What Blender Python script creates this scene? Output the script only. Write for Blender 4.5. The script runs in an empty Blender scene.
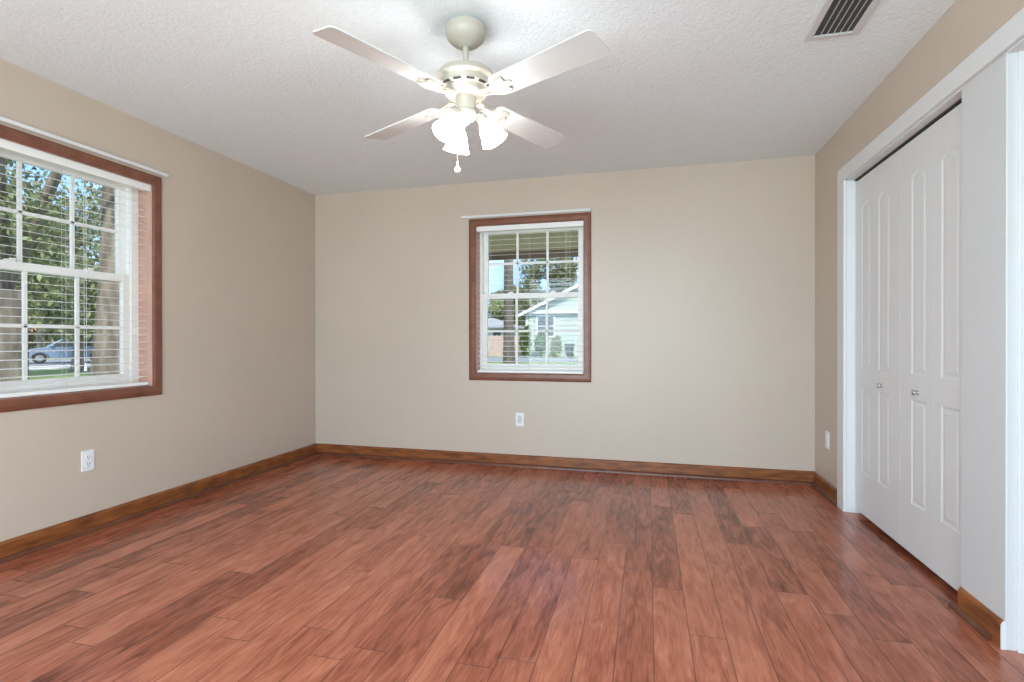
import bpy, bmesh, math, random
from mathutils import Vector, Matrix

PI = math.pi
scene = bpy.context.scene
col = scene.collection

# ------------------------------------------------------------------ camera, exposure, world, lights
XL, XR, YB, H = -3.036, 1.201, 4.308, 2.44          # left wall, closet wall, back wall, ceiling
YR = -1.10                                          # rear wall, behind the camera
GZ = -0.32                                          # the ground outside

cam_d = bpy.data.cameras.new('camera')
cam_d.sensor_fit = 'HORIZONTAL'; cam_d.sensor_width = 36.0
cam_d.lens = 522.13 / 1024 * 36.0
cam_d.clip_start = 0.02; cam_d.clip_end = 400
cam = bpy.data.objects.new('camera', cam_d); col.objects.link(cam)
cam.location = (0, 0, 1.077)
cam.rotation_euler = (PI/2 + math.radians(-0.155), math.radians(0.045), math.radians(14.545))
scene.camera = cam

scene.view_settings.view_transform = 'Standard'
scene.view_settings.look = 'None'
scene.view_settings.gamma = 1.0
scene.view_settings.use_curve_mapping = False
scene.view_settings.exposure = 0.18
scene.cycles.use_denoising = True
scene.cycles.max_bounces = 12
scene.cycles.diffuse_bounces = 8
scene.cycles.sample_clamp_indirect = 6.0

world = bpy.data.worlds.new('sky'); scene.world = world
world.use_nodes = True
wn, wl = world.node_tree.nodes, world.node_tree.links
wn.clear()
w_out = wn.new('ShaderNodeOutputWorld'); w_bg = wn.new('ShaderNodeBackground')
w_tc = wn.new('ShaderNodeTexCoord'); w_no = wn.new('ShaderNodeTexNoise'); w_rp = wn.new('ShaderNodeValToRGB')
w_no.inputs['Scale'].default_value = 5.0; w_no.inputs['Detail'].default_value = 6.0
w_rp.color_ramp.elements[0].position = 0.42; w_rp.color_ramp.elements[0].color = (0.27, 0.47, 0.86, 1)
w_rp.color_ramp.elements[1].position = 0.70; w_rp.color_ramp.elements[1].color = (0.86, 0.91, 1.0, 1)
wl.new(w_tc.outputs['Generated'], w_no.inputs['Vector']); wl.new(w_no.outputs['Fac'], w_rp.inputs['Fac'])
wl.new(w_rp.outputs['Color'], w_bg.inputs['Color']); w_bg.inputs['Strength'].default_value = 1.9
wl.new(w_bg.outputs['Background'], w_out.inputs['Surface'])

sun_d = bpy.data.lights.new('sun', 'SUN'); sun_d.energy = 5.6; sun_d.angle = 0.05; sun_d.color = (1, 0.96, 0.88)
sun = bpy.data.objects.new('sun', sun_d); col.objects.link(sun)
sun.rotation_euler = Vector((-0.42, 0.62, -0.80)).to_track_quat('-Z', 'Y').to_euler()

# added fill light in a made-up opening behind the camera (out of the picture)
FILL_X0, FILL_X1, FILL_Z1 = -2.25, 1.10, 2.25
fill_d = bpy.data.lights.new('rear_fill_light', 'AREA'); fill_d.shape = 'RECTANGLE'
fill_d.size = FILL_X1 - FILL_X0; fill_d.size_y = FILL_Z1 - 0.1; fill_d.energy = 142; fill_d.color = (0.775, 0.985, 1.085)
fill_lamp = bpy.data.objects.new('rear_fill_light', fill_d); col.objects.link(fill_lamp)
fill_lamp.location = ((FILL_X0 + FILL_X1)/2, YR - 0.02, FILL_Z1/2 + 0.05)
fill_lamp.rotation_euler = (PI/2, 0, 0)
LAMP = 28.0                                         # emission of the lit fan shades

# ------------------------------------------------------------------ mesh helpers
class MB:
    def __init__(s): s.bm = bmesh.new()
    def box(s, a, b, bev=0.0, seg=2, mat=None):
        x0, y0, z0 = (min(a[i], b[i]) for i in range(3)); x1, y1, z1 = (max(a[i], b[i]) for i in range(3))
        t = bmesh.new()
        bmesh.ops.create_cube(t, size=1.0)
        for v in t.verts:
            v.co = Vector(((x0+x1)/2 + v.co.x*(x1-x0), (y0+y1)/2 + v.co.y*(y1-y0), (z0+z1)/2 + v.co.z*(z1-z0)))
        if bev > 0: bmesh.ops.bevel(t, geom=t.edges[:], offset=bev, segments=seg, profile=0.5, affect='EDGES')
        s.merge(t, mat); return s
    def merge(s, t, mat=None):
        if mat is not None: bmesh.ops.transform(t, matrix=mat, verts=t.verts[:])
        me = bpy.data.meshes.new('tmp'); t.to_mesh(me); t.free(); s.bm.from_mesh(me); bpy.data.meshes.remove(me)
    def prism(s, pts, axis, a, b, bev=0.0):
        """pts: 2-D outline; axis 0/1/2 the extrusion axis; the other two axes take the outline in order."""
        def P(p, t):
            c = [0, 0, 0]; o = [i for i in range(3) if i != axis]
            c[axis] = t; c[o[0]] = p[0]; c[o[1]] = p[1]; return c
        t = bmesh.new()
        va = [t.verts.new(P(p, a)) for p in pts]; vb = [t.verts.new(P(p, b)) for p in pts]
        n = len(pts)
        t.faces.new(va); t.faces.new(vb[::-1])
        for i in range(n): t.faces.new((va[i], vb[i], vb[(i+1) % n], va[(i+1) % n]))
        bmesh.ops.recalc_face_normals(t, faces=t.faces[:])
        if bev > 0: bmesh.ops.bevel(t, geom=t.edges[:], offset=bev, segments=2, profile=0.5, affect='EDGES')
        s.merge(t); return s
    def lathe(s, prof, n=32, mat=None, cap=True):
        t = bmesh.new(); rings = []
        for r, z in prof:
            if r < 1e-6: rings.append([t.verts.new((0, 0, z))])
            else: rings.append([t.verts.new((r*math.cos(2*PI*k/n), r*math.sin(2*PI*k/n), z)) for k in range(n)])
        for A, B in zip(rings, rings[1:]):
            for k in range(n):
                k2 = (k+1) % n
                if len(A) == 1 and len(B) == 1: continue
                if len(A) == 1: t.faces.new((A[0], B[k], B[k2]))
                elif len(B) == 1: t.faces.new((A[k], B[0], A[k2]))
                else: t.faces.new((A[k], B[k], B[k2], A[k2]))
        bmesh.ops.recalc_face_normals(t, faces=t.faces[:])
        s.merge(t, mat); return s
    def tube(s, pts, r, n=10):
        """pts: 3-D path; r a number or one per point."""
        pts = [Vector(p) for p in pts]; t = bmesh.new(); rings = []
        R = r if isinstance(r, (list, tuple)) else [r]*len(pts)
        for i, p in enumerate(pts):
            d = (pts[min(i+1, len(pts)-1)] - pts[max(i-1, 0)]).normalized()
            u = d.orthogonal().normalized() if abs(d.z) > 0.99 else d.cross(Vector((0, 0, 1))).normalized()
            w = d.cross(u)
            rings.append([t.verts.new(p + u*R[i]*math.cos(2*PI*k/n) + w*R[i]*math.sin(2*PI*k/n)) for k in range(n)])
        for A, B in zip(rings, rings[1:]):
            for k in range(n): t.faces.new((A[k], A[(k+1) % n], B[(k+1) % n], B[k]))
        t.faces.new(rings[0][::-1]); t.faces.new(rings[-1])
        bmesh.ops.recalc_face_normals(t, faces=t.faces[:])
        s.merge(t); return s

def wloc(o):
    v = Vector((0, 0, 0))
    while o is not None: v += o.location; o = o.parent
    return v

def obj(name, mb, mat, parent=None, smooth=False, local=False, kind=None, label=None, cat=None, group=None, ang=None):
    """links one mesh object; vertices are given in world space unless local"""
    me = bpy.data.meshes.new(name)
    if parent is not None and not local:
        bmesh.ops.translate(mb.bm, vec=-wloc(parent), verts=mb.bm.verts[:])
    mb.bm.to_mesh(me); mb.bm.free()
    for m in (mat if isinstance(mat, (list, tuple)) else [mat]): me.materials.append(m)
    if smooth:
        for p in me.polygons: p.use_smooth = True
        if ang is not None: me.set_sharp_from_angle(angle=math.radians(ang))
    o = bpy.data.objects.new(name, me); col.objects.link(o)
    if parent is not None: o.parent = parent
    if kind: o['kind'] = kind
    if label: o['label'] = label
    if cat: o['category'] = cat
    if group: o['group'] = group
    return o

def thing(name, label, cat, loc=(0, 0, 0), group=None):
    o = bpy.data.objects.new(name, None); col.objects.link(o)
    o.location = loc; o['label'] = label; o['category'] = cat
    if group: o['group'] = group
    return o

def struct_root(name, loc=(0, 0, 0)):
    o = bpy.data.objects.new(name, None); col.objects.link(o); o.location = loc; o['kind'] = 'structure'; return o

def dup(root, loc, label=None, rotz=None):
    r = root.copy(); col.objects.link(r); r.location = loc
    if rotz is not None: r.rotation_euler = (0, 0, rotz)
    if label: r['label'] = label
    for ch in list(root.children):
        c = ch.copy(); col.objects.link(c); c.parent = r
        for g in list(ch.children):
            d = g.copy(); col.objects.link(d); d.parent = c
    return r

# ------------------------------------------------------------------ materials
def new_mat(name):
    m = bpy.data.materials.new(name); m.use_nodes = True
    return m, m.node_tree.nodes, m.node_tree.links, m.node_tree.nodes['Principled BSDF']

def plain(name, c, rough=0.5, spec=0.5, metal=0.0, bump=None, coat=0.0):
    m, n, l, b = new_mat(name)
    b.inputs['Base Color'].default_value = (*c, 1); b.inputs['Roughness'].default_value = rough
    b.inputs['Specular IOR Level'].default_value = spec; b.inputs['Metallic'].default_value = metal
    b.inputs['Coat Weight'].default_value = coat
    if bump:
        tc = n.new('ShaderNodeTexCoord'); no = n.new('ShaderNodeTexNoise'); bp = n.new('ShaderNodeBump')
        no.inputs['Scale'].default_value = bump[0]; no.inputs['Detail'].default_value = 3
        bp.inputs['Strength'].default_value = bump[1]; bp.inputs['Distance'].default_value = bump[2]
        l.new(tc.outputs['Object'], no.inputs['Vector']); l.new(no.outputs['Fac'], bp.inputs['Height'])
        l.new(bp.outputs['Normal'], b.inputs['Normal'])
    return m

def mottled(name, c0, c1, scale, rough=0.8, stretch=(1, 1, 1), lo=0.3, hi=0.7, bump=0.0, detail=4, spec=0.3, coat=0.0):
    m, n, l, b = new_mat(name)
    tc = n.new('ShaderNodeTexCoord'); mp = n.new('ShaderNodeMapping'); no = n.new('ShaderNodeTexNoise'); rp = n.new('ShaderNodeValToRGB')
    mp.inputs['Scale'].default_value = stretch; no.inputs['Scale'].default_value = scale; no.inputs['Detail'].default_value = detail
    e = rp.color_ramp.elements; e[0].position = lo; e[0].color = (*c0, 1); e[1].position = hi; e[1].color = (*c1, 1)
    l.new(tc.outputs['Object'], mp.inputs['Vector']); l.new(mp.outputs['Vector'], no.inputs['Vector'])
    l.new(no.outputs['Fac'], rp.inputs['Fac']); l.new(rp.outputs['Color'], b.inputs['Base Color'])
    b.inputs['Roughness'].default_value = rough; b.inputs['Specular IOR Level'].default_value = spec
    b.inputs['Coat Weight'].default_value = coat; b.inputs['Coat Roughness'].default_value = 0.25
    if bump:
        bp = n.new('ShaderNodeBump'); bp.inputs['Strength'].default_value = bump; bp.inputs['Distance'].default_value = 0.01
        l.new(no.outputs['Fac'], bp.inputs['Height']); l.new(bp.outputs['Normal'], b.inputs['Normal'])
    return m

def wall_material():
    m, n, l, b = new_mat('beige_wall_paint')
    tc = n.new('ShaderNodeTexCoord'); no = n.new('ShaderNodeTexNoise'); n2 = n.new('ShaderNodeTexNoise'); rp = n.new('ShaderNodeValToRGB')
    no.inputs['Scale'].default_value = 1.3; no.inputs['Detail'].default_value = 2
    e = rp.color_ramp.elements; e[0].position = 0.3; e[0].color = (0.545, 0.458, 0.378, 1); e[1].position = 0.7; e[1].color = (0.57, 0.480, 0.396, 1)
    l.new(tc.outputs['Object'], no.inputs['Vector']); l.new(no.outputs['Fac'], rp.inputs['Fac']); l.new(rp.outputs['Color'], b.inputs['Base Color'])
    n2.inputs['Scale'].default_value = 55; n2.inputs['Detail'].default_value = 3; l.new(tc.outputs['Object'], n2.inputs['Vector'])
    bp = n.new('ShaderNodeBump'); bp.inputs['Strength'].default_value = 0.12; bp.inputs['Distance'].default_value = 0.004
    l.new(n2.outputs['Fac'], bp.inputs['Height']); l.new(bp.outputs['Normal'], b.inputs['Normal'])
    b.inputs['Roughness'].default_value = 0.36; b.inputs['Specular IOR Level'].default_value = 0.42
    return m

def ceiling_material():
    m, n, l, b = new_mat('popcorn_ceiling')
    tc = n.new('ShaderNodeTexCoord'); vo = n.new('ShaderNodeTexVoronoi'); no = n.new('ShaderNodeTexNoise'); ad = n.new('ShaderNodeMath'); rp = n.new('ShaderNodeValToRGB')
    vo.inputs['Scale'].default_value = 75; no.inputs['Scale'].default_value = 60; no.inputs['Detail'].default_value = 4
    l.new(tc.outputs['Object'], vo.inputs['Vector']); l.new(tc.outputs['Object'], no.inputs['Vector'])
    ad.operation = 'SUBTRACT'; l.new(no.outputs['Fac'], ad.inputs[0]); l.new(vo.outputs['Distance'], ad.inputs[1])
    bp = n.new('ShaderNodeBump'); bp.inputs['Strength'].default_value = 0.30; bp.inputs['Distance'].default_value = 0.005
    l.new(ad.outputs[0], bp.inputs['Height']); l.new(bp.outputs['Normal'], b.inputs['Normal'])
    e = rp.color_ramp.elements; e[0].position = 0.3; e[0].color = (0.79, 0.84, 0.87, 1); e[1].position = 0.7; e[1].color = (0.84, 0.89, 0.92, 1)
    l.new(no.outputs['Fac'], rp.inputs['Fac']); l.new(rp.outputs['Color'], b.inputs['Base Color'])
    b.inputs['Roughness'].default_value = 0.95; b.inputs['Specular IOR Level'].default_value = 0.1
    return m

def floor_material():
    m, n, l, b = new_mat('hand_scraped_plank_floor')
    W, L = 0.127, 1.15
    def math_(op, a, c=None):
        q = n.new('ShaderNodeMath'); q.operation = op
        for i, v in enumerate((a, c)):
            if v is None: continue
            if isinstance(v, (int, float)): q.inputs[i].default_value = v
            else: l.new(v, q.inputs[i])
        return q.outputs[0]
    tc = n.new('ShaderNodeTexCoord'); sx = n.new('ShaderNodeSeparateXYZ'); l.new(tc.outputs['Object'], sx.inputs[0])
    X = math_('DIVIDE', math_('ADD', sx.outputs['X'], 10.012), W)
    row = math_('FLOOR', X)
    wr = n.new('ShaderNodeTexWhiteNoise'); wr.noise_dimensions = '1D'; l.new(row, wr.inputs['W'])
    wr2 = n.new('ShaderNodeTexWhiteNoise'); wr2.noise_dimensions = '1D'; l.new(math_('ADD', row, 77.3), wr2.inputs['W'])
    Lr = math_('ADD', math_('MULTIPLY', wr2.outputs['Value'], 0.7), 0.75)           # plank length of this row
    Y = math_('DIVIDE', math_('ADD', math_('ADD', sx.outputs['Y'], 20.0), math_('MULTIPLY', wr.outputs['Value'], 3.0)), Lr)
    plank = math_('FLOOR', Y)
    cx = n.new('ShaderNodeCombineXYZ'); l.new(row, cx.inputs[0]); l.new(plank, cx.inputs[1])
    wp = n.new('ShaderNodeTexWhiteNoise'); wp.noise_dimensions = '3D'; l.new(cx.outputs[0], wp.inputs['Vector'])
    # distance to the nearest plank edge, in metres
    fx = math_('SUBTRACT', X, row); fy = math_('SUBTRACT', Y, plank)
    ex = math_('MULTIPLY', math_('MINIMUM', fx, math_('SUBTRACT', 1.0, fx)), W)
    ey = math_('MULTIPLY', math_('MINIMUM', fy, math_('SUBTRACT', 1.0, fy)), Lr)
    edge = math_('MINIMUM', ex, ey)
    # grain: noise stretched along the plank, shifted for each plank
    vm = n.new('ShaderNodeVectorMath'); vm.operation = 'MULTIPLY_ADD'
    l.new(wp.outputs['Color'], vm.inputs[0]); vm.inputs[1].default_value = (37, 53, 11); l.new(tc.outputs['Object'], vm.inputs[2])
    def grain(sc, st, det, dist=0.0):
        mp = n.new('ShaderNodeMapping'); mp.inputs['Scale'].default_value = st; l.new(vm.outputs[0], mp.inputs['Vector'])
        no = n.new('ShaderNodeTexNoise'); no.inputs['Scale'].default_value = sc; no.inputs['Detail'].default_value = det
        no.inputs['Distortion'].default_value = dist; l.new(mp.outputs[0], no.inputs['Vector']); return no.outputs['Fac']
    g1 = grain(7, (3.2, 0.55, 1), 6, 1.3)
    g2 = grain(30, (4.5, 0.35, 1), 4, 0.6)
    g3 = grain(4, (1.4, 0.8, 1), 3, 0.8)
    mixf = math_('ADD', math_('ADD', math_('MULTIPLY', g1, 0.50), math_('MULTIPLY', g2, 0.26)), math_('MULTIPLY', g3, 0.20))
    tone = math_('ADD', mixf, math_('MULTIPLY', wp.outputs['Value'], 0.16))
    rp = n.new('ShaderNodeValToRGB'); e = rp.color_ramp.elements
    e[0].position = 0.35; e[0].color = (0.10, 0.022, 0.010, 1)
    e[1].position = 0.76; e[1].color = (0.52, 0.185, 0.108, 1)
    k = e.new(0.52); k.color = (0.295, 0.084, 0.046, 1)
    l.new(tone, rp.inputs['Fac'])
    gp = n.new('ShaderNodeMapRange'); gp.inputs['From Min'].default_value = 0.0006; gp.inputs['From Max'].default_value = 0.0022
    gp.inputs['To Min'].default_value = 0.35; gp.inputs['To Max'].default_value = 1.0; l.new(edge, gp.inputs['Value'])
    mx = n.new('ShaderNodeVectorMath'); mx.operation = 'SCALE'; l.new(rp.outputs['Color'], mx.inputs[0]); l.new(gp.outputs[0], mx.inputs['Scale'])
    l.new(mx.outputs[0], b.inputs['Base Color'])
    bev = n.new('ShaderNodeMapRange'); bev.inputs['From Max'].default_value = 0.006; l.new(edge, bev.inputs['Value'])
    hgt = math_('ADD', math_('MULTIPLY', bev.outputs[0], 0.0016), math_('ADD', math_('MULTIPLY', g1, 0.0018), math_('MULTIPLY', g2, 0.0006)))
    bp = n.new('ShaderNodeBump'); bp.inputs['Strength'].default_value = 0.6; bp.inputs['Distance'].default_value = 1.0
    l.new(hgt, bp.inputs['Height']); l.new(bp.outputs['Normal'], b.inputs['Normal'])
    b.inputs['Roughness'].default_value = 0.20; b.inputs['Specular IOR Level'].default_value = 0.42
    return m

def glass_material():
    m, n, l, b = new_mat('window_glass')
    out = n['Material Output']; tr = n.new('ShaderNodeBsdfTransparent'); gl = n.new('ShaderNodeBsdfGlossy'); mx = n.new('ShaderNodeMixShader')
    fr = n.new('ShaderNodeFresnel'); fr.inputs['IOR'].default_value = 1.35
    gl.inputs['Roughness'].default_value = 0.02; tr.inputs['Color'].default_value = (0.96, 0.98, 0.97, 1)
    l.new(fr.outputs[0], mx.inputs[0]); l.new(tr.outputs[0], mx.inputs[1]); l.new(gl.outputs[0], mx.inputs[2])
    l.new(mx.outputs[0], out.inputs['Surface']); return m

def leaf_material(name, c0, c1):
    m, n, l, b = new_mat(name)
    out = n['Material Output']
    ge = n.new('ShaderNodeNewGeometry'); rp = n.new('ShaderNodeValToRGB')
    e = rp.color_ramp.elements; e[0].color = (*c0, 1); e[1].color = (*c1, 1)
    l.new(ge.outputs['Random Per Island'], rp.inputs['Fac']); l.new(rp.outputs['Color'], b.inputs['Base Color'])
    b.inputs['Roughness'].default_value = 0.6; b.inputs['Specular IOR Level'].default_value = 0.25
    tl = n.new('ShaderNodeBsdfTranslucent'); mx = n.new('ShaderNodeMixShader'); mx.inputs[0].default_value = 0.35
    l.new(rp.outputs['Color'], tl.inputs['Color'])
    l.new(b.outputs[0], mx.inputs[1]); l.new(tl.outputs[0], mx.inputs[2]); l.new(mx.outputs[0], out.inputs['Surface'])
    return m

def lit_glass(name, c, s):
    m, n, l, b = new_mat(name)
    b.inputs['Base Color'].default_value = (0.9, 0.88, 0.84, 1); b.inputs['Roughness'].default_value = 0.35
    b.inputs['Emission Color'].default_value = (*c, 1); b.inputs['Emission Strength'].default_value = s
    return m

def siding(name, c, pitch):
    m, n, l, b = new_mat(name)
    tc = n.new('ShaderNodeTexCoord'); sx = n.new('ShaderNodeSeparateXYZ'); l.new(tc.outputs['Object'], sx.inputs[0])
    d = n.new('ShaderNodeMath'); d.operation = 'DIVIDE'; d.inputs[1].default_value = pitch; l.new(sx.outputs['Z'], d.inputs[0])
    f = n.new('ShaderNodeMath'); f.operation = 'FRACT'; l.new(d.outputs[0], f.inputs[0])
    bp = n.new('ShaderNodeBump'); bp.inputs['Distance'].default_value = 0.03; bp.inputs['Strength'].default_value = 0.8; bp.invert = True
    l.new(f.outputs[0], bp.inputs['Height']); l.new(bp.outputs['Normal'], b.inputs['Normal'])
    b.inputs['Base Color'].default_value = (*c, 1); b.inputs['Roughness'].default_value = 0.7
    return m

M = {}
M['wall'] = wall_material(); M['ceil'] = ceiling_material(); M['floor'] = floor_material(); M['glass'] = glass_material()
M['white'] = plain('white_satin_paint', (0.71, 0.715, 0.72), 0.42, 0.4)
M['pier'] = plain('white_paint_dimmed', (0.61, 0.615, 0.62), 0.5, 0.4)  # same white paint as the trim, darkened to offset the strong light here
M['door'] = plain('white_door_paint', (0.71, 0.715, 0.72), 0.40, 0.4, bump=(120, 0.05, 0.002))
M['vinyl'] = plain('white_vinyl', (0.90, 0.89, 0.86), 0.35, 0.5)
M['blind'] = plain('white_blind_slat', (0.86, 0.855, 0.84), 0.40, 0.5)
M['cord'] = plain('blind_cord', (0.62, 0.62, 0.60), 0.8)
M['plate'] = plain('white_plastic', (0.80, 0.80, 0.80), 0.3, 0.5)
M['slot'] = plain('dark_slot', (0.03, 0.03, 0.03), 0.6)
M['steel'] = plain('brushed_nickel', (0.62, 0.61, 0.60), 0.28, 0.5, 1.0)
M['fan'] = plain('cream_fan_enamel', (0.46, 0.42, 0.355), 0.36, 0.5)
M['blade'] = mottled('white_blade_laminate', (0.60, 0.60, 0.595), (0.63, 0.63, 0.625), 9, 0.4, (1, 1, 1), spec=0.5)
M['casing'] = mottled('stained_window_wood', (0.16, 0.058, 0.034), (0.235, 0.09, 0.054), 14, 0.34, (1, 1, 1), bump=0.1, spec=0.5)
M['jamb'] = mottled('daylit_jamb_wood', (0.50, 0.29, 0.22), (0.62, 0.38, 0.30), 12, 0.45, (1, 1, 0.3), spec=0.4)  # same stained wood, with the daylight falling on it put into the colour
M['base'] = mottled('stained_baseboard_wood', (0.12, 0.036, 0.012), (0.31, 0.105, 0.030), 7, 0.34, (1, 1, 5), bump=0.1, spec=0.35)
M['shoe'] = mottled('stained_shoe_wood', (0.085, 0.026, 0.012), (0.16, 0.052, 0.026), 9, 0.32, (1, 1, 3), bump=0.1, spec=0.4)
M['vent'] = plain('painted_vent_metal', (0.62, 0.62, 0.62), 0.45)
M['duct_gap'] = plain('dark_duct_and_gap', (0.075, 0.075, 0.075), 0.8)  # vent duct; also draws the shadow gap over the closet doors
M['shade'] = lit_glass('lit_frosted_glass', (0.96, 0.985, 0.97), LAMP)
M['bulb'] = lit_glass('lit_bulb', (1.0, 0.98, 0.93), LAMP*4.5)
M['closet'] = plain('closet_interior_paint', (0.45, 0.44, 0.42), 0.8)
M['grass'] = mottled('lawn_grass', (0.10, 0.155, 0.045), (0.19, 0.26, 0.085), 2.0, 0.9)
M['asphalt'] = mottled('asphalt', (0.17, 0.18, 0.19), (0.23, 0.24, 0.25), 3, 0.9)
M['concrete'] = mottled('pale_concrete', (0.52, 0.51, 0.48), (0.62, 0.61, 0.58), 2, 0.9)
M['bark'] = mottled('oak_bark', (0.085, 0.068, 0.055), (0.30, 0.25, 0.205), 10, 0.95, (1, 1, 0.25), bump=0.9)
M['bark_dark'] = mottled('dark_bark', (0.07, 0.06, 0.052), (0.15, 0.128, 0.11), 7, 0.95, (1, 1, 0.22), bump=0.4)
M['leafA'] = leaf_material('oak_leaves', (0.09, 0.105, 0.045), (0.32, 0.35, 0.18))
M['leafB'] = leaf_material('pale_leaves', (0.14, 0.16, 0.06), (0.38, 0.41, 0.20))
M['leafC'] = leaf_material('shrub_leaves', (0.05, 0.10, 0.025), (0.19, 0.30, 0.08))
M['soffit'] = mottled('tan_soffit', (0.62, 0.46, 0.30), (0.70, 0.53, 0.35), 4, 0.7, (8, 1, 1))
M['fascia'] = plain('brown_fascia', (0.20, 0.12, 0.075), 0.7)
M['siding_green'] = siding('pale_green_siding', (0.34, 0.40, 0.345), 0.2)
M['siding_grey'] = siding('pale_grey_siding', (0.55, 0.60, 0.62), 0.2)
M['stucco'] = plain('cream_stucco', (0.72, 0.62, 0.48), 0.9)
M['roof_orange'] = mottled('orange_tile_roof', (0.48, 0.22, 0.12), (0.60, 0.32, 0.19), 3, 0.9)
M['roof_grey'] = mottled('grey_shingle_roof', (0.22, 0.22, 0.23), (0.32, 0.32, 0.33), 4, 0.9)
M['exttrim'] = plain('white_exterior_trim', (0.64, 0.65, 0.66), 0.6)
M['extglass'] = plain('dark_window_glass', (0.05, 0.06, 0.065), 0.1, 0.6)
M['fence'] = mottled('weathered_fence_wood', (0.42, 0.30, 0.25), (0.56, 0.42, 0.36), 3, 0.9, (4, 4, 0.4))
M['bin'] = plain('dark_bin_plastic', (0.035, 0.04, 0.05), 0.45)
M['carpaint'] = plain('silver_blue_paint', (0.22, 0.30, 0.42), 0.25, 0.6, 0.35, coat=0.6)
M['tyre'] = plain('black_rubber', (0.02, 0.02, 0.02), 0.8)
M['lamp_lens'] = plain('headlamp_lens', (0.75, 0.78, 0.80), 0.15, 0.6)

# ------------------------------------------------------------------ room shell
T = 0.14
WIN_L = dict(y0=1.652, y1=2.628, z0=0.788, z1=2.058)           # clear openings inside the jambs
WIN_B = dict(x0=-1.440, x1=-0.508, z0=0.788, z1=2.058)
J = 0.016                                                      # jamb board thickness

fl = MB(); fl.box((XL - T, YR - T, -0.10), (XR + 0.9, YB + T, 0.0)); obj('floor', fl, M['floor'], kind='structure')
ce = MB(); ce.box((XL - T, YR - T, H), (XR + 0.9, YB + T, H + 0.12)); obj('ceiling', ce, M['ceil'], kind='structure')

w = MB()
y0, y1 = WIN_L['y0'] - J, WIN_L['y1'] + J; z0, z1 = WIN_L['z0'] - J, WIN_L['z1'] + J
X0, X1 = XL - T, XL
w.box((X0, YR - T, 0), (X1, y0, H)); w.box((X0, y1, 0), (X1, YB + T, H)); w.box((X0, y0, 0), (X1, y1, z0)); w.box((X0, y0, z1), (X1, y1, H))

obj('wall_left', w, M['wall'], kind='structure')

w = MB()
x0, x1 = WIN_B['x0'] - J, WIN_B['x1'] + J
w.box((XL, YB, 0), (x0, YB + T, H)); w.box((x1, YB, 0), (XR + 0.9, YB + T, H)); w.box((x0, YB, 0), (x1, YB + T, z0)); w.box((x0, YB, z1), (x1, YB + T, H))
obj('wall_back', w, M['wall'], kind='structure')
w = MB(); w.box((XL, YR - T, 0), (FILL_X0, YR, H)); w.box((FILL_X1, YR - T, 0), (XR + 0.9, YR, H)); w.box((FILL_X0, YR - T, FILL_Z1), (FILL_X1, YR, H)); obj('wall_rear', w, M['wall'], kind='structure')  # the opening is made up for the added fill light

# closet wall: opening, pier, second opening nearer the camera
OY1, OY0 = 3.680, 2.445                                        # visible closet opening
PY1, PY0 = 2.445, 2.176                                        # white pier
SY1, SY0 = 2.176, 0.70                                         # second opening, out of the picture
HZ = 2.075                                                     # head of the openings
WT = 0.10
w = MB()
w.box((XR, OY1, 0), (XR + WT, YB, H)); w.box((XR, SY0, HZ), (XR + WT, OY1, H)); w.box((XR, YR, 0), (XR + WT, SY0, H))
obj('wall_right', w, M['wall'], kind='structure')
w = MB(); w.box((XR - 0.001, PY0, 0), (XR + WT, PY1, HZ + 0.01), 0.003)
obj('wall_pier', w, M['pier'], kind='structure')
w = MB()
w.box((XR + 0.75, SY0 - 0.2, 0), (XR + 0.80, YB, H)); w.box((XR + WT, OY1 + 0.25, 0), (XR + 0.75, OY1 + 0.30, H)); w.box((XR + WT, SY0 - 0.2, 0), (XR + 0.75, SY0 - 0.15, H))
w.box((XR + WT, 2.29, 0), (XR + 0.75, 2.33, H))
obj('wall_closet', w, M['closet'], kind='structure')

# white closet trim: jamb linings and face casing (head runs over the pier)
def trim_profile_box(mb, a, b): mb.box(a, b, 0.004)
CP = 0.018
t = MB()
t.box((XR - CP, OY1 - 0.008, 0), (XR, OY1 + 0.105, HZ - 0.005), 0.004)                 # far leg
t.box((XR - CP, SY0 - 0.105, 0), (XR, SY0 + 0.008, HZ - 0.005), 0.004)                 # near leg, unseen
t.box((XR - CP, SY0 - 0.105, HZ - 0.005), (XR, OY1 + 0.105, HZ + 0.082), 0.004)        # head
obj('trim_1', t, M['white'], kind='structure')
t = MB()
t.box((XR - 0.001, OY1 - 0.012, 0), (XR + WT + 0.01, OY1 + 0.001, HZ), 0.002)
t.box((XR - 0.001, OY0 + 0.0, HZ - 0.012), (XR + WT + 0.01, OY1, HZ + 0.001), 0.002)
t.box((XR - 0.001, SY0, HZ - 0.012), (XR + WT + 0.01, SY1, HZ + 0.001), 0.002)
t.box((XR + 0.030, SY1 - 0.011, 0), (XR + 0.075, SY1 + 0.001, HZ - 0.012), 0.002)      # stop on the pier reveal
obj('trim_2', t, M['white'], kind='structure')

m = MB(); m.box((XR + 0.040, OY0, HZ - 0.018), (XR + 0.095, OY1 - 0.013, HZ - 0.012)); obj('trim_3', m, M['duct_gap'], kind='structure')   # steel door track, coloured dark to draw the shadow gap over the doors

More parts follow.
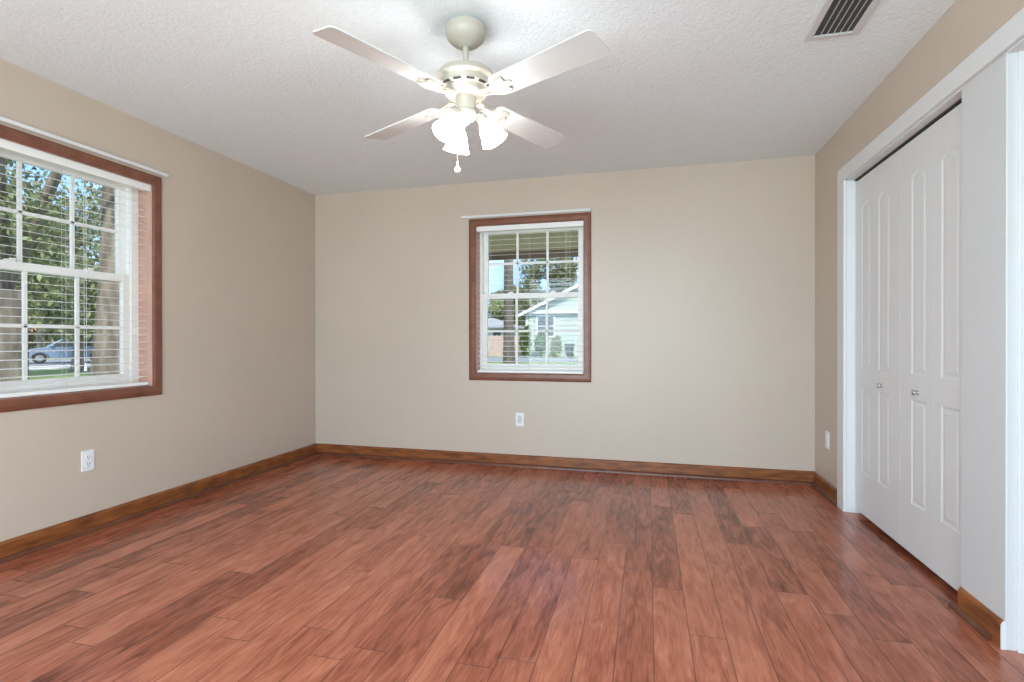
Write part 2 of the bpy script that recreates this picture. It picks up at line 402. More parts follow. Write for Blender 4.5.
# baseboards with quarter-round shoe
BH, BT, SR = 0.099, 0.013, 0.019
def base_profile(sgn=1):
    return [(0, 0.0), (BT, 0.0), (BT, BH - 0.016), (BT - 0.003, BH - 0.008), (BT - 0.009, BH), (0, BH)]
def shoe_profile():
    p = [(BT, 0.0)] + [(BT + SR*0.85*math.cos(a), SR*1.2*math.sin(a)) for a in [i*PI/12 for i in range(7)]]
    return p
def baseboard(name, axis, wall, sgn, a, b, shoe_a=None, shoe_b=None):
    m1 = MB(); m2 = MB()
    def tr(p): return (wall + sgn*p[0], p[1])
    m1.prism([tr(p) for p in base_profile()], axis, a, b)
    m2.prism([tr(p) for p in shoe_profile()], axis, a if shoe_a is None else shoe_a, b if shoe_b is None else shoe_b)
    o = obj(name, m1, M['base'], kind='structure'); obj('shoe_molding', m2, M['shoe'], o, smooth=True, ang=40); return o
baseboard('baseboard_left', 1, XL, 1, YR, YB)
baseboard('baseboard_back', 0, YB, -1, XL + BT, XR)
baseboard('baseboard_right', 1, XR, -1, OY1 + 0.106, YB - BT)
bp_ = baseboard('baseboard_pier', 1, XR, -1, PY0 + 0.006, PY1 - 0.004, PY0 + 0.05, PY1 + 0.03)
m = MB(); m.prism([(XR - p[0], p[1]) for p in base_profile()], 1, PY0 + 0.001, PY0 + 0.006); obj('painted_end', m, M['white'], bp_)

# ------------------------------------------------------------------ windows (local u along the wall, d outward, z)
def window(name, M_, u0, u1, z0, z1, fr, st):
    """M_(u, d, z) -> world; d > 0 is outward from the room face of the wall, d < 0 into the room"""
    root = struct_root(name, M_((u0+u1)/2, 0, z0))
    def bx(mb, a, b, bev=0.0): mb.box(M_(*a), M_(*b), bev)
    CW = 0.062
    # picture-frame casing, mitred, with a stepped profile
    c = MB()
    t = bmesh.new()
    prof = [(0.0, 0.0), (0.0, 0.014), (0.006, 0.018), (CW*0.55, 0.018), (CW - 0.008, 0.014), (CW, 0.009), (CW, 0.0)]
    cor = [(u0, z0, -1, -1), (u1, z0, 1, -1), (u1, z1, 1, 1), (u0, z1, -1, 1)]
    rings = [[t.verts.new(M_(cu + su*(p[0]), -p[1], cz + sz*(p[0]))) for p in prof] for cu, cz, su, sz in cor]
    for k in range(4):
        A, B = rings[k], rings[(k+1) % 4]
        for i in range(len(prof)-1): t.faces.new((A[i], B[i], B[i+1], A[i+1]))
    bmesh.ops.recalc_face_normals(t, faces=t.faces[:]); c.merge(t)
    obj('window_casing', c, M['casing'], root)
    j = MB(); D = 0.15
    bx(j, (u0 - J, -0.001, z0 - J), (u0, D, z1 + J)); bx(j, (u1, -0.001, z0 - J), (u1 + J, D, z1 + J))
    bx(j, (u0, -0.001, z0 - J), (u1, D, z0)); bx(j, (u0, -0.001, z1), (u1, D, z1 + J))
    obj('window_jamb', j, M['jamb'], root)
    f = MB(); d0, d1 = 0.105, 0.185
    bx(f, (u0, d0, z0), (u0 + fr, d1, z1), 0.004); bx(f, (u1 - fr, d0, z0), (u1, d1, z1), 0.004)
    bx(f, (u0 + fr, d0, z1 - 0.022), (u1 - fr, d1, z1), 0.004); bx(f, (u0 + fr, d0, z0), (u1 - fr, d1, z0 + 0.03), 0.004)
    obj('window_frame', f, M['vinyl'], root)
    a0, a1 = u0 + fr, u1 - fr
    zm0, zm1 = 1.436, 1.482
    def sash(nm, za, zb, d, rb, rt):
        s = MB(); e = 0.03
        bx(s, (a0, d, za), (a0 + st, d + e, zb), 0.003); bx(s, (a1 - st, d, za), (a1, d + e, zb), 0.003)
        bx(s, (a0 + st, d, za), (a1 - st, d + e, za + rb), 0.003); bx(s, (a0 + st, d, zb - rt), (a1 - st, d + e, zb), 0.003)
        g0, g1, h0, h1 = a0 + st, a1 - st, za + rb, zb - rt
        so = obj(nm, s, M['vinyl'], root)
        q = MB()
        for k in (1, 2):
            u = g0 + (g1 - g0)*k/3; bx(q, (u - 0.010, d + 0.006, h0), (u + 0.010, d + 0.020, h1), 0.002)
        z = (h0 + h1)/2; bx(q, (g0, d + 0.006, z - 0.010), (g1, d + 0.020, z + 0.010), 0.002)
        obj('muntin_grid', q, M['vinyl'], so)
        g = MB(); bx(g, (g0, d + 0.0215, h0), (g1, d + 0.0235, h1)); obj('window_pane', g, M['glass'], so)
        return so, d
    sash('upper_sash', zm0, z1 - 0.020, 0.150, 0.046, 0.022)
    lo, d = sash('lower_sash', z0 + 0.03, zm1, 0.115, 0.048, 0.046)
    k = MB(); um = (u0 + u1)/2
    for uu in (u0 + 0.30*(u1-u0), u0 + 0.70*(u1-u0)):
        bx(k, (uu - 0.022, 0.118, zm1), (uu + 0.022, 0.142, zm1 + 0.010), 0.003); bx(k, (uu - 0.006, 0.112, zm1 + 0.008), (uu + 0.020, 0.124, zm1 + 0.016), 0.002)
    obj('sash_lock', k, M['vinyl'], lo)
    return root

ML = lambda u, d, z: (XL - d, u, z)
MBk = lambda u, d, z: (u, YB + d, z)
window('window_1', ML, WIN_L['y0'], WIN_L['y1'], WIN_L['z0'], WIN_L['z1'], 0.052, 0.046)
window('window_2', MBk, WIN_B['x0'], WIN_B['x1'], WIN_B['z0'], WIN_B['z1'], 0.024, 0.040)

def blind(M_, u0, u1, z0, z1, label, cord_u, tilt):
    root = thing('window_blind', label, 'blind', M_((u0+u1)/2, 0.04, z0), 'window blinds')
    def bx(mb, a, b, bev=0.0): mb.box(M_(*a), M_(*b), bev)
    g = 0.006
    h = MB(); bx(h, (u0 + g, 0.012, z1 - 0.040), (u1 - g, 0.062, z1 - 0.002), 0.003)
    bx(h, (u0 + 0.002, 0.005, z1 - 0.044), (u1 - 0.002, 0.0115, z1 - 0.001), 0.002)
    obj('headrail', h, M['blind'], root)
    s = MB(); zz = z0 + 0.058; top = z1 - 0.075; n = int(round((top - zz)/0.0435)); zs = [zz + (top-zz)*i/n for i in range(n+1)]
    for z in zs:
        # gently crowned slat
        pr = [(0.029, -0.0004), (0.034, 0.0002), (0.040, 0.0004), (0.046, 0.0002), (0.051, -0.0004)]
        t = bmesh.new(); rows = []
        for dd, off in pr:
            dz = off + (dd - 0.04)*math.tan(tilt)
            rows.append([t.verts.new(M_(u, dd, z + dz + q)) for u in (u0 + g, u1 - g) for q in (0.0008, -0.0008)])
        for A, B in zip(rows, rows[1:]):
            t.faces.new((A[0], A[2], B[2], B[0])); t.faces.new((A[1], B[1], B[3], A[3])); t.faces.new((A[0], B[0], B[1], A[1])); t.faces.new((A[2], A[3], B[3], B[2]))
        t.faces.new((rows[0][0], rows[0][1], rows[0][3], rows[0][2])); t.faces.new((rows[-1][0], rows[-1][2], rows[-1][3], rows[-1][1]))
        bmesh.ops.recalc_face_normals(t, faces=t.faces[:]); s.merge(t)
    obj('slats', s, M['blind'], root)
    b = MB(); bx(b, (u0 + g, 0.020, z0 + 0.004), (u1 - g, 0.060, z0 + 0.024), 0.003); obj('bottom_rail', b, M['blind'], root)
    for k, f in enumerate((0.13, 0.5, 0.87)):
        c = MB(); u = u0 + (u1-u0)*f
        for dd in (0.025, 0.055): c.tube([M_(u, dd, z0 + 0.02), M_(u, dd, z1 - 0.03)], 0.0007, 6)
        obj('ladder_cord', c, M['cord'], root)
    c = MB()
    for du in (0.0, 0.012): c.tube([M_(cord_u + du, 0.006, z1 - 0.06), M_(cord_u + du, 0.005, z0 + 0.16)], 0.0012, 6)
    lc = obj('lift_cord', c, M['cord'], root)
    c = MB(); c.tube([M_(cord_u + 0.006, 0.004, z0 + 0.16), M_(cord_u + 0.006, 0.004, z0 + 0.115)], [0.004, 0.008], 10); obj('tassel', c, M['blind'], lc)
    return root
blind(ML, WIN_L['y0'], WIN_L['y1'], WIN_L['z0'], WIN_L['z1'], 'white slatted blind in the large window on the left wall', 2.22, math.radians(8))
blind(MBk, WIN_B['x0'], WIN_B['x1'], WIN_B['z0'], WIN_B['z1'], 'white slatted blind in the window of the back wall', -0.66, math.radians(8))

def curtain_rod(M_, u0, u1, z, label):
    root = thing('curtain_rod', label, 'curtain rod', M_((u0+u1)/2, 0, z), 'flat curtain rods above the windows')
    r = MB(); r.box(M_(u0, -0.030, z - 0.010), M_(u1, -0.024, z + 0.010), 0.002)
    obj('rod', r, M['white'], root)
    for u in (u0 + 0.004, u1 - 0.004):
        b = MB(); b.box(M_(u - 0.004, 0.0, z - 0.010), M_(u + 0.004, -0.025, z + 0.010), 0.001); obj('end_bracket', b, M['white'], root)
curtain_rod(ML, 1.60, 2.725, 2.142, 'flat white curtain rod above the left wall window')
curtain_rod(MBk, -1.57, -0.45, 2.138, 'flat white curtain rod above the back wall window')

# ------------------------------------------------------------------ wall outlets
def outlet(M_, u, z, label, kind):
    root = thing('wall_outlet', label, 'outlet', M_(u, 0, z), 'white wall plates near the floor')
    p = MB(); p.box(M_(u - 0.035, -0.006, z - 0.0575), M_(u + 0.035, 0.0005, z + 0.0575), 0.003); obj('cover_plate', p, M['plate'], root)
    if kind == 'duplex':
        for dz in (0.0195, -0.0195):
            r = MB(); r.box(M_(u - 0.0165, -0.0085, z + dz - 0.0145), M_(u + 0.0165, -0.005, z + dz + 0.0145), 0.004); ro = obj('receptacle', r, M['plate'], root)
            s = MB()
            for du in (-0.0065, 0.0065): s.box(M_(u + du - 0.0013, -0.0090, z + dz - 0.001), M_(u + du + 0.0013, -0.0080, z + dz + 0.008))
            s.box(M_(u - 0.0025, -0.0090, z + dz - 0.010), M_(u + 0.0025, -0.0080, z + dz - 0.005), 0.0005)
            obj('slots', s, M['slot'], ro)
    else:
        r = MB(); r.box(M_(u - 0.0165, -0.0080, z - 0.0335), M_(u + 0.0165, -0.005, z + 0.0335), 0.002); obj('receptacle', r, plain('grey_insert', (0.55, 0.56, 0.60), 0.4), root)
    for dz in ((0.0,) if kind == 'duplex' else (0.048, -0.048)):
        s = MB(); s.box(M_(u - 0.003, -0.0072, z + dz - 0.003), M_(u + 0.003, -0.0055, z + dz + 0.003), 0.001); obj('screw', s, M['plate'], root)
MR = lambda u, d, z: (XR + d, u, z)
outlet(ML, 2.232, 0.401, 'white duplex outlet on the left wall below the window', 'duplex')
outlet(MBk, -1.050, 0.399, 'white wall plate with a grey insert under the back window', 'flat')
outlet(MR, 4.020, 0.385, 'white wall plate beside the closet trim near the corner', 'duplex')

# ------------------------------------------------------------------ closet bifold doors
DX0, DX1 = XR + 0.046, XR + 0.080                              # front and back face
DZ0, DZ1 = 0.030, 2.047
def leaf_mesh(ya, yb, panels):
    """a moulded leaf: flat face with sunk mouldings and raised fields (upper panel arched)"""
    mb = MB(); t = bmesh.new()
    def ring(pa, pb, za, zb, arch, inset, x):
        pts = []
        a, b, c, d = pa + inset, pb - inset, za + inset, zb - inset
        pts += [(b, c), (a, c)]
        N = 16
        for i in range(N + 1):
            f = i/N; y = a + (b - a)*f
            z = d + arch*(1 - abs(2*f - 1)**2.2)
            pts.append((y, z))
        return [t.verts.new((x, y, z)) for y, z in pts]
    outer = [t.verts.new((DX0, y, z)) for y, z in ((yb, DZ0), (ya, DZ0), (ya, DZ1), (yb, DZ1))]
    edges = [t.edges.new((outer[i], outer[(i+1) % 4])) for i in range(4)]
    for (pa, pb, za, zb, arch) in panels:
        levels = [(0.0, DX0), (0.007, DX0 + 0.0032), (0.016, DX0 + 0.0040), (0.032, DX0 + 0.0010)]
        rs = [ring(pa, pb, za, zb, arch, i, x) for i, x in levels]
        n = len(rs[0])
        for A, B in zip(rs, rs[1:]):
            for k in range(n): t.faces.new((A[k], A[(k+1) % n], B[(k+1) % n], B[k]))
        t.faces.new(rs[-1])
        for k in range(n):
            e = t.edges.get((rs[0][k], rs[0][(k+1) % n])); edges.append(e)
    bmesh.ops.triangle_fill(t, edges=edges, use_beauty=True, use_dissolve=False)
    back = [t.verts.new((DX1, v.co.y, v.co.z)) for v in outer]
    for i in range(4): t.faces.new((outer[i], outer[(i+1) % 4], back[(i+1) % 4], back[i]))
    t.faces.new(back)
    bmesh.ops.recalc_face_normals(t, faces=t.faces[:]); mb.merge(t); return mb

def bifold(ya, ys, yb, cols, knob_y, label):
    root = thing('bifold_door', label, 'door', (DX0 + 0.017, (ya + yb)/2, 0), 'bifold closet doors')
    out = []
    for (a, b), (pa, pb) in zip(((ya, ys - 0.0005), (ys + 0.0005, yb)), cols):
        out.append(obj('door_leaf', leaf_mesh(a, b, [(pa, pb, 0.275, 0.785, 0.0), (pa, pb, 0.905, 1.862, 0.028)]), M['door'], root))
    k = MB()
    R = Matrix.Translation((DX0, knob_y, 0.823)) @ Matrix.Rotation(-PI/2, 4, 'Y')
    k.lathe([(0, 0.0), (0.012, 0.0), (0.012, 0.002), (0.006, 0.003), (0.0055, 0.008), (0.010, 0.011), (0.0135, 0.016), (0.0125, 0.021), (0.007, 0.024), (0, 0.025)], 20, R)
    lead = out[0] if abs(knob_y - (ya + ys)/2) < abs(knob_y - (ys + yb)/2) else out[1]
    kb = obj('knob', k, M['steel'], lead, smooth=True); kb['label'] = 'small round metal knob'
    h = MB(); h.box((DX0 + 0.010, (ya+yb)/2 - 0.02, DZ1), (DX0 + 0.022, (ya+yb)/2 + 0.02, DZ1 + 0.008)); obj('guide_pin', h, M['steel'], root)
    return root
bifold(2.452, 2.758, 3.0712, ((2.545, 2.690), (2.812, 2.957)), 2.895, 'white panelled bifold closet door next to the white pier')
bifold(3.0748, 3.374, 3.664, ((3.190, 3.332), (3.440, 3.570)), 3.285, 'white panelled bifold closet door at the far end by the corner')

# ------------------------------------------------------------------ ceiling air vent
def vent():
    x0, x1, y1, y0 = 0.690, 0.905, 2.640, 2.270
    root = thing('ceiling_vent', 'grey metal air vent with slats in the ceiling above the closet side', 'vent', ((x0+x1)/2, (y0+y1)/2, H))
    f = MB(); b = 0.030; zt = H - 0.009
    f.box((x0, y0, zt), (x0 + b, y1, H), 0.003); f.box((x1 - b, y0, zt), (x1, y1, H), 0.003)
    f.box((x0 + b, y0, zt), (x1 - b, y0 + b, H), 0.003); f.box((x0 + b, y1 - b, zt), (x1 - b, y1, H), 0.003)
    obj('frame', f, M['vent'], root)
    d = MB(); d.box((x0 + b, y0 + b, H - 0.0015), (x1 - b, y1 - b, H - 0.0003)); obj('duct_gap', d, M['duct_gap'], root)
    n = 6
    s = MB()
    for i in range(1, n):
        x = x0 + b + (x1 - x0 - 2*b)*i/n
        s.prism([(x - 0.0035, H - 0.010), (x - 0.002, H - 0.010), (x + 0.0065, H - 0.002), (x + 0.005, H - 0.002)], 1, y0 + b, y1 - b)
    obj('louvers', s, M['vent'], root)
    for yy in (y0 + 0.014, y1 - 0.014):
        s = MB(); s.lathe([(0, -0.0015), (0.003, -0.001), (0.004, 0.0)], 12, Matrix.Translation(((x0+x1)/2, yy, zt))); obj('screw', s, M['steel'], root)
vent()

# ------------------------------------------------------------------ ceiling fan
FX, FY = -0.757, 2.129
def ceiling_fan():
    root = thing('ceiling_fan', 'white four-blade ceiling fan with three lit glass shades', 'ceiling fan', (FX, FY, H))
    C = Matrix.Translation((FX, FY, 0))
    m = MB(); m.lathe([(0.0, H), (0.055, H), (0.055, H - 0.021), (0.080, H - 0.019), (0.086, H - 0.024), (0.086, H - 0.052), (0.081, H - 0.066), (0.066, H - 0.082), (0.060, H - 0.088), (0.040, H - 0.096), (0.030, H - 0.106), (0, H - 0.106)], 40, C)
    obj('canopy', m, M['fan'], root, smooth=True, ang=50)
    m = MB(); m.lathe([(0, 2.345), (0.0125, 2.345), (0.0125, 2.255), (0.022, 2.252), (0.024, 2.238), (0, 2.238)], 20, C); obj('downrod', m, M['fan'], root, smooth=True, ang=50)
    m = MB(); m.lathe([(0.0, 2.242), (0.045, 2.240), (0.090, 2.232), (0.118, 2.217), (0.130, 2.198), (0.131, 2.190), (0.124, 2.184), (0.113, 2.180), (0.110, 2.160), (0.102, 2.152), (0.092, 2.149), (0.088, 2.130), (0.075, 2.122), (0.050, 2.118), (0, 2.118)], 48, C)
    mo = obj('motor_housing', m, M['fan'], root, smooth=True, ang=35)
    m = MB()
    for k in range(12):
        a = 2*PI*k/12
        m.box((0.098, -0.017, 2.1515), (0.1115, 0.017, 2.1555), 0.001, 1, C @ Matrix.Rotation(a, 4, 'Z'))
    obj('vent_slots', m, M['slot'], mo)
    # blades and blade irons
    ZB = 2.109
    for k in range(4):
        a = math.radians(18.84 + 45 + 90*k)
        Mx = C @ Matrix.Translation((0, 0, ZB)) @ Matrix.Rotation(a, 4, 'Z') @ Matrix.Rotation(math.radians(BLADE_PITCH), 4, 'X')
        r0, r1, w0, w1 = 0.165, 0.672, 0.059, 0.069
        pts = []
        def arc(cx, cy, r, a0, a1, n=6):
            for i in range(n + 1):
                q = a0 + (a1 - a0)*i/n; pts.append((cx + r*math.cos(q), cy + r*math.sin(q)))
        rc = 0.022
        arc(r1 - rc, w1 - rc, rc, 0, PI/2) if False else None
        arc(r0 + 0.035, -w0 + 0.035, 0.035, -PI, -PI/2); arc(r1 - rc, -w1 + rc, rc, -PI/2, 0); arc(r1 - rc, w1 - rc, rc, 0, PI/2); arc(r0 + 0.035, w0 - 0.035, 0.035, PI/2, PI)
        b = MB(); t = bmesh.new()
        lo = [t.verts.new((x, y, 0)) for x, y in pts]; hi = [t.verts.new((x, y, 0.006)) for x, y in pts]
        t.faces.new(lo[::-1]); t.faces.new(hi); n = len(pts)
        for i in range(n): t.faces.new((lo[i], lo[(i+1) % n], hi[(i+1) % n], hi[i]))
        bmesh.ops.recalc_face_normals(t, faces=t.faces[:]); b.merge(t, Mx)
        bl = obj('blade', b, M['blade'], root)
        # blade iron: an arm from the motor that widens to a three-lobed plate under the blade root
        ir = MB(); t = bmesh.new()
        half = [(0.075, 0.016), (0.105, 0.013), (0.135, 0.012), (0.155, 0.018), (0.170, 0.034), (0.190, 0.046), (0.212, 0.050), (0.232, 0.045), (0.236, 0.034), (0.226, 0.026), (0.222, 0.018), (0.234, 0.014), (0.252, 0.011), (0.262, 0.0)]
        out = [(x, y) for x, y in half] + [(x, -y) for x, y in half[::-1][1:]]
        zf = lambda x: -0.006 if x > 0.16 else -0.006 + (0.16 - x)/0.085*0.014
        lo = [t.verts.new((x, y, zf(x) - 0.002)) for x, y in out]; hi = [t.verts.new((x, y, zf(x) + 0.006)) for x, y in out]
        n = len(out)
        for i in range(n): t.faces.new((lo[i], lo[(i+1) % n], hi[(i+1) % n], hi[i]))
        for i in range(len(half) - 1):
            j = (n - i) % n; 
            A = [lo[i], lo[i+1], lo[n-1-(i+1)], lo[n-1-i]]; Bq = [hi[i], hi[i+1], hi[n-1-(i+1)], hi[n-1-i]]
            A = list(dict.fromkeys(A)); Bq = list(dict.fromkeys(Bq))
            if len(A) > 2: t.faces.new(A[::-1]); t.faces.new(Bq)
        bmesh.ops.recalc_face_normals(t, faces=t.faces[:])
        ir.merge(t, Mx)
        # raised scroll rib along each lobe
        for sg in (1, -1):
            rb = MB(); rb.tube([(0.10, sg*0.008, -0.006), (0.150, sg*0.012, -0.010), (0.175, sg*0.030, -0.010), (0.205, sg*0.043, -0.009), (0.228, sg*0.040, -0.008)], [0.004, 0.006, 0.006, 0.005, 0.003], 8)
            ir.merge(rb.bm, Mx)
        io = obj('blade_iron', ir, M['fan'], bl, smooth=True, ang=35)
        for (x, y) in ((0.205, 0.030), (0.205, -0.030), (0.243, 0.0)):
            sc = MB(); sc.lathe([(0, -0.011), (0.003, -0.0105), (0.0045, -0.008)], 10, Mx @ Matrix.Translation((x, y, 0))); obj('screw', sc, M['steel'], bl)
    # light kit
    m = MB(); m.lathe([(0, 2.120), (0.040, 2.120), (0.044, 2.112), (0.044, 2.060), (0.052, 2.052), (0.052, 2.040), (0.040, 2.026), (0.020, 2.018), (0.012, 2.004), (0, 2.002)], 32, C)
    kit = obj('light_kit', m, M['fan'], root, smooth=True, ang=40)
    to_cam = math.atan2(-FY, -FX)
    for da in (-40, 80, -160):
        a = to_cam + math.radians(da)
        Rz = C @ Matrix.Rotation(a, 4, 'Z')
        arm = MB(); P = lambda r, z: (Rz @ Vector((r, 0, z)))[:]
        arm.tube([P(0.030, 2.042), P(0.050, 2.044), P(0.066, 2.036), P(0.072, 2.022)], 0.0095, 10)
        tilt = math.radians(29)
        Sx = Rz @ Matrix.Translation((0.066, 0, 2.036)) @ Matrix.Rotation(-tilt, 4, 'Y')
        arm.lathe([(0, -0.002), (0.020, -0.002), (0.024, -0.008), (0.024, -0.030), (0.020, -0.032), (0, -0.032)], 20, Sx)
        obj('shade_arm', arm, M['fan'], kit, smooth=True, ang=40)
        prof = [(r_*0.92, z_*0.90) for r_, z_ in ((0.023, -0.020), (0.026, -0.034), (0.036, -0.052), (0.045, -0.078), (0.052, -0.105), (0.061, -0.130), (0.0645, -0.136),
                (0.062, -0.137), (0.058, -0.129), (0.049, -0.105), (0.042, -0.078), (0.033, -0.053), (0.023, -0.036), (0.019, -0.022), (0.023, -0.020))]
        s = MB(); s.lathe(prof, 32, Sx); obj('glass_shade', s, M['shade'], kit, smooth=True)
        b = MB(); b.lathe([(0, -0.030), (0.012, -0.032), (0.013, -0.048), (0.021, -0.060), (0.024, -0.074), (0.018, -0.088), (0, -0.095)], 20, Sx); obj('bulb', b, M['bulb'], kit, smooth=True)
    # pull chain
    cx, cy = FX - 0.030, FY - 0.022
    m = MB(); z = 2.02
    m.tube([(cx, cy, 2.03), (cx, cy, 1.835)], 0.0011, 6)
    i = 0
    while z > 1.838:
        m.lathe([(0, 0.002), (0.0018, 0.001), (0.0018, -0.001), (0, -0.002)], 6, Matrix.Translation((cx, cy, z))); z -= 0.006
    ch = obj('pull_chain', m, M['fan'], root)
    m = MB(); m.lathe([(0, 1.842), (0.004, 1.838), (0.0045, 1.825), (0.006, 1.818), (0.012, 1.812), (0.0145, 1.803), (0.012, 1.794), (0.005, 1.790), (0, 1.789)], 18, Matrix.Translation((cx, cy, 0)))
    obj('pull_knob', m, M['plate'], ch, smooth=True)
BLADE_PITCH = -12.0
ceiling_fan()

# ------------------------------------------------------------------ outside: ground
g = MB(); g.box((-120, -60, GZ - 0.3), (90, 130, GZ)); obj('lawn', g, M['grass'], kind='structure')
g = MB(); g.box((-100, 31.5, GZ), (60, 39.0, GZ + 0.02)); obj('road', g, M['asphalt'], kind='structure')
# side street to the left, seen through the left window
def quad_slab(name, pts, z0, z1, mat):
    m = MB(); m.prism(pts, 2, z0, z1); return obj(name, m, mat, kind='structure')
quad_slab('path', [(-27.2, 4.0), (-30.8, 4.0), (-30.8, 31.0), (-27.2, 31.0)], GZ, GZ + 0.03, M['concrete'])
quad_slab('street', [(-31.5, 4.0), (-40.0, 4.0), (-40.0, 31.0), (-31.5, 31.0)], GZ, GZ + 0.02, M['asphalt'])

g = MB(); g.box((-4.4, YB + T, GZ), (2.6, 6.3, GZ + 0.10), 0.01); obj('path', g, M['concrete'], kind='structure')  # unseen concrete slab, added to keep green grass bounce off the soffit
# porch roof over the back window
pr = struct_root('porch_roof', (-1, YB + T, 2.15))
m = MB(); m.box((-4.2, YB + T, 2.110), (2.4, 6.00, 2.140)); obj('soffit', m, M['soffit'], pr)
m = MB(); m.box((-4.2, 5.96, 2.030), (2.4, 6.04, 2.30), 0.004); obj('fascia', m, M['fascia'], pr)
m = MB(); m.prism([(YB + T, 2.95), (6.12, 2.30), (6.12, 2.345), (YB + T, 3.0)], 0, -4.2, 2.4); obj('roof_deck', m, M['roof_grey'], pr)

# ------------------------------------------------------------------ outside: trees
def leaf_cloud(seed, blobs, n, size):
    rnd = random.Random(seed); m = MB(); t = m.bm
    for i in range(n):
        bx_, by, bz, rx, rz = blobs[rnd.randrange(len(blobs))]
        while True:
            p = Vector((rnd.uniform(-1, 1), rnd.uniform(-1, 1), rnd.uniform(-1, 1)))
            if 0.25 < p.length < 1: break
        p = p * (0.75 + 0.3*rnd.random())
        c = Vector((bx_ + p.x*rx, by + p.y*rx, bz + p.z*rz))
        s = size*(0.6 + 0.8*rnd.random())
        d = Vector((rnd.gauss(0, 1), rnd.gauss(0, 1), rnd.gauss(0, 0.7))).normalized(); u = d.orthogonal().normalized()
        u = (Matrix.Rotation(rnd.random()*2*PI, 3, d) @ u); v = d.cross(u)
        vs = [t.verts.new(c + u*s), t.verts.new(c + v*s*0.45), t.verts.new(c - u*s), t.verts.new(c - v*s*0.45)]
        t.faces.new(vs)
    return m

def tree(loc, label, trunk_r, fork_z, top_z, blobs, n, leaf, leafmat, seed, lean=(0, 0), group='trees outside the windows', bark='bark', limb=0.6):
    root = thing('tree', label, 'tree', (loc[0], loc[1], GZ), group)
    rnd = random.Random(seed); m = MB()
    path = []; rad = []
    N = 9
    for i in range(N):
        f = i/(N-1); z = -0.1 + fork_z*f
        path.append((lean[0]*f + 0.03*math.sin(3*f + seed), lean[1]*f + 0.03*math.cos(4*f + seed), z))
        rad.append(trunk_r*(1.0 - 0.25*f + 0.55*math.exp(-f*9)))
    m.tube(path, rad, 14)
    for k in range(5):
        a = 2*PI*k/5 + rnd.random(); L = (top_z - fork_z); tip = (path[-1][0] + L*0.5*math.cos(a), path[-1][1] + L*0.5*math.sin(a), fork_z + L*0.8)
        mid = tuple((path[-1][i] + tip[i])/2 + (0.15*L if i == 2 else 0) for i in range(3))
        m.tube([path[-2], path[-1], mid, tip], [trunk_r*limb, trunk_r*limb*0.9, trunk_r*limb*0.5, trunk_r*limb*0.16], 8)
    obj('trunk', m, M[bark], root, smooth=True, local=True)
    if blobs:
        c = leaf_cloud(seed, blobs, n, leaf); obj('crown', c, leafmat, root, local=True)
    return root

def crown_blobs(seed, r, z, h, k):
    rnd = random.Random(seed); out = []
    for i in range(k):
        a = rnd.random()*2*PI; q = r*math.sqrt(rnd.random())
        out.append((q*math.cos(a), q*math.sin(a), z + rnd.uniform(-0.5, 0.5)*h, r*rnd.uniform(0.28, 0.45), h*rnd.uniform(0.16, 0.28)))
    return out

OAKS = 'oaks in the yard beside the house'
# two big oaks in the yard left of the house
tree((-7.40, 4.49), 'thick oak trunk at the left edge of the left window', 0.26, 2.1, 5.6, [(a - 0.5, b - 0.4, c, d, e) for a, b, c, d, e in crown_blobs(3, 1.1, 4.2, 3.0, 18)], 5200, 0.045, M['leafA'], 3, group=OAKS, limb=0.3)
tree((-7.05, 5.46), 'thick oak trunk behind the right column of panes of the left window', 0.25, 4.2, 6.6, [(a + 0.5, b + 1.5, c, d, e) for a, b, c, d, e in crown_blobs(5, 1.1, 6.0, 1.8, 14)], 2600, 0.06, M['leafA'], 5, lean=(0.05, 0.15), group=OAKS, limb=0.4)
# trees further out on the left
for i, (x, y, r, z, h, mat, n, lab) in enumerate([
    (-22.31, 13.84, 2.2, 4.6, 5.0, 'leafA', 6000, 'leafy tree on the left lawn, leftmost of those seen through the left window'),
    (-47.3, 31.1, 3.0, 7.2, 7.6, 'leafB', 7000, 'tall pale leafy tree beyond the car in the middle of the left window'),
    (-24.8, 17.85, 1.6, 3.4, 2.6, 'leafA', 3800, 'small leafy tree before the right trunk in the left window'),
    (-28.18, 21.61, 3.0, 5.8, 7.2, 'leafA', 7000, 'dark leafy tree seen between the oak trunk and the frame of the left window'),
    (-60.5, 36.5, 4.2, 3.6, 6.8, 'leafA', 7000, 'bushy tree with leaves down to the ground beyond the street, left of the car'),
    (-54.0, 38.2, 2.4, 3.4, 6.4, 'leafB', 7000, 'bushy pale tree with leaves down to the ground beyond the car'),
    (-108.0, 72.0, 9.0, 8.0, 14.0, 'leafA', 8000, 'distant tall tree rising behind the orange roofed house')]):
    tree((x, y), lab, 0.22, z - h*0.40, z + h*0.4, crown_blobs(20 + i, r, z, h, 34), n, 0.055 + 0.0026*math.hypot(x, y), M[mat], 20 + i)

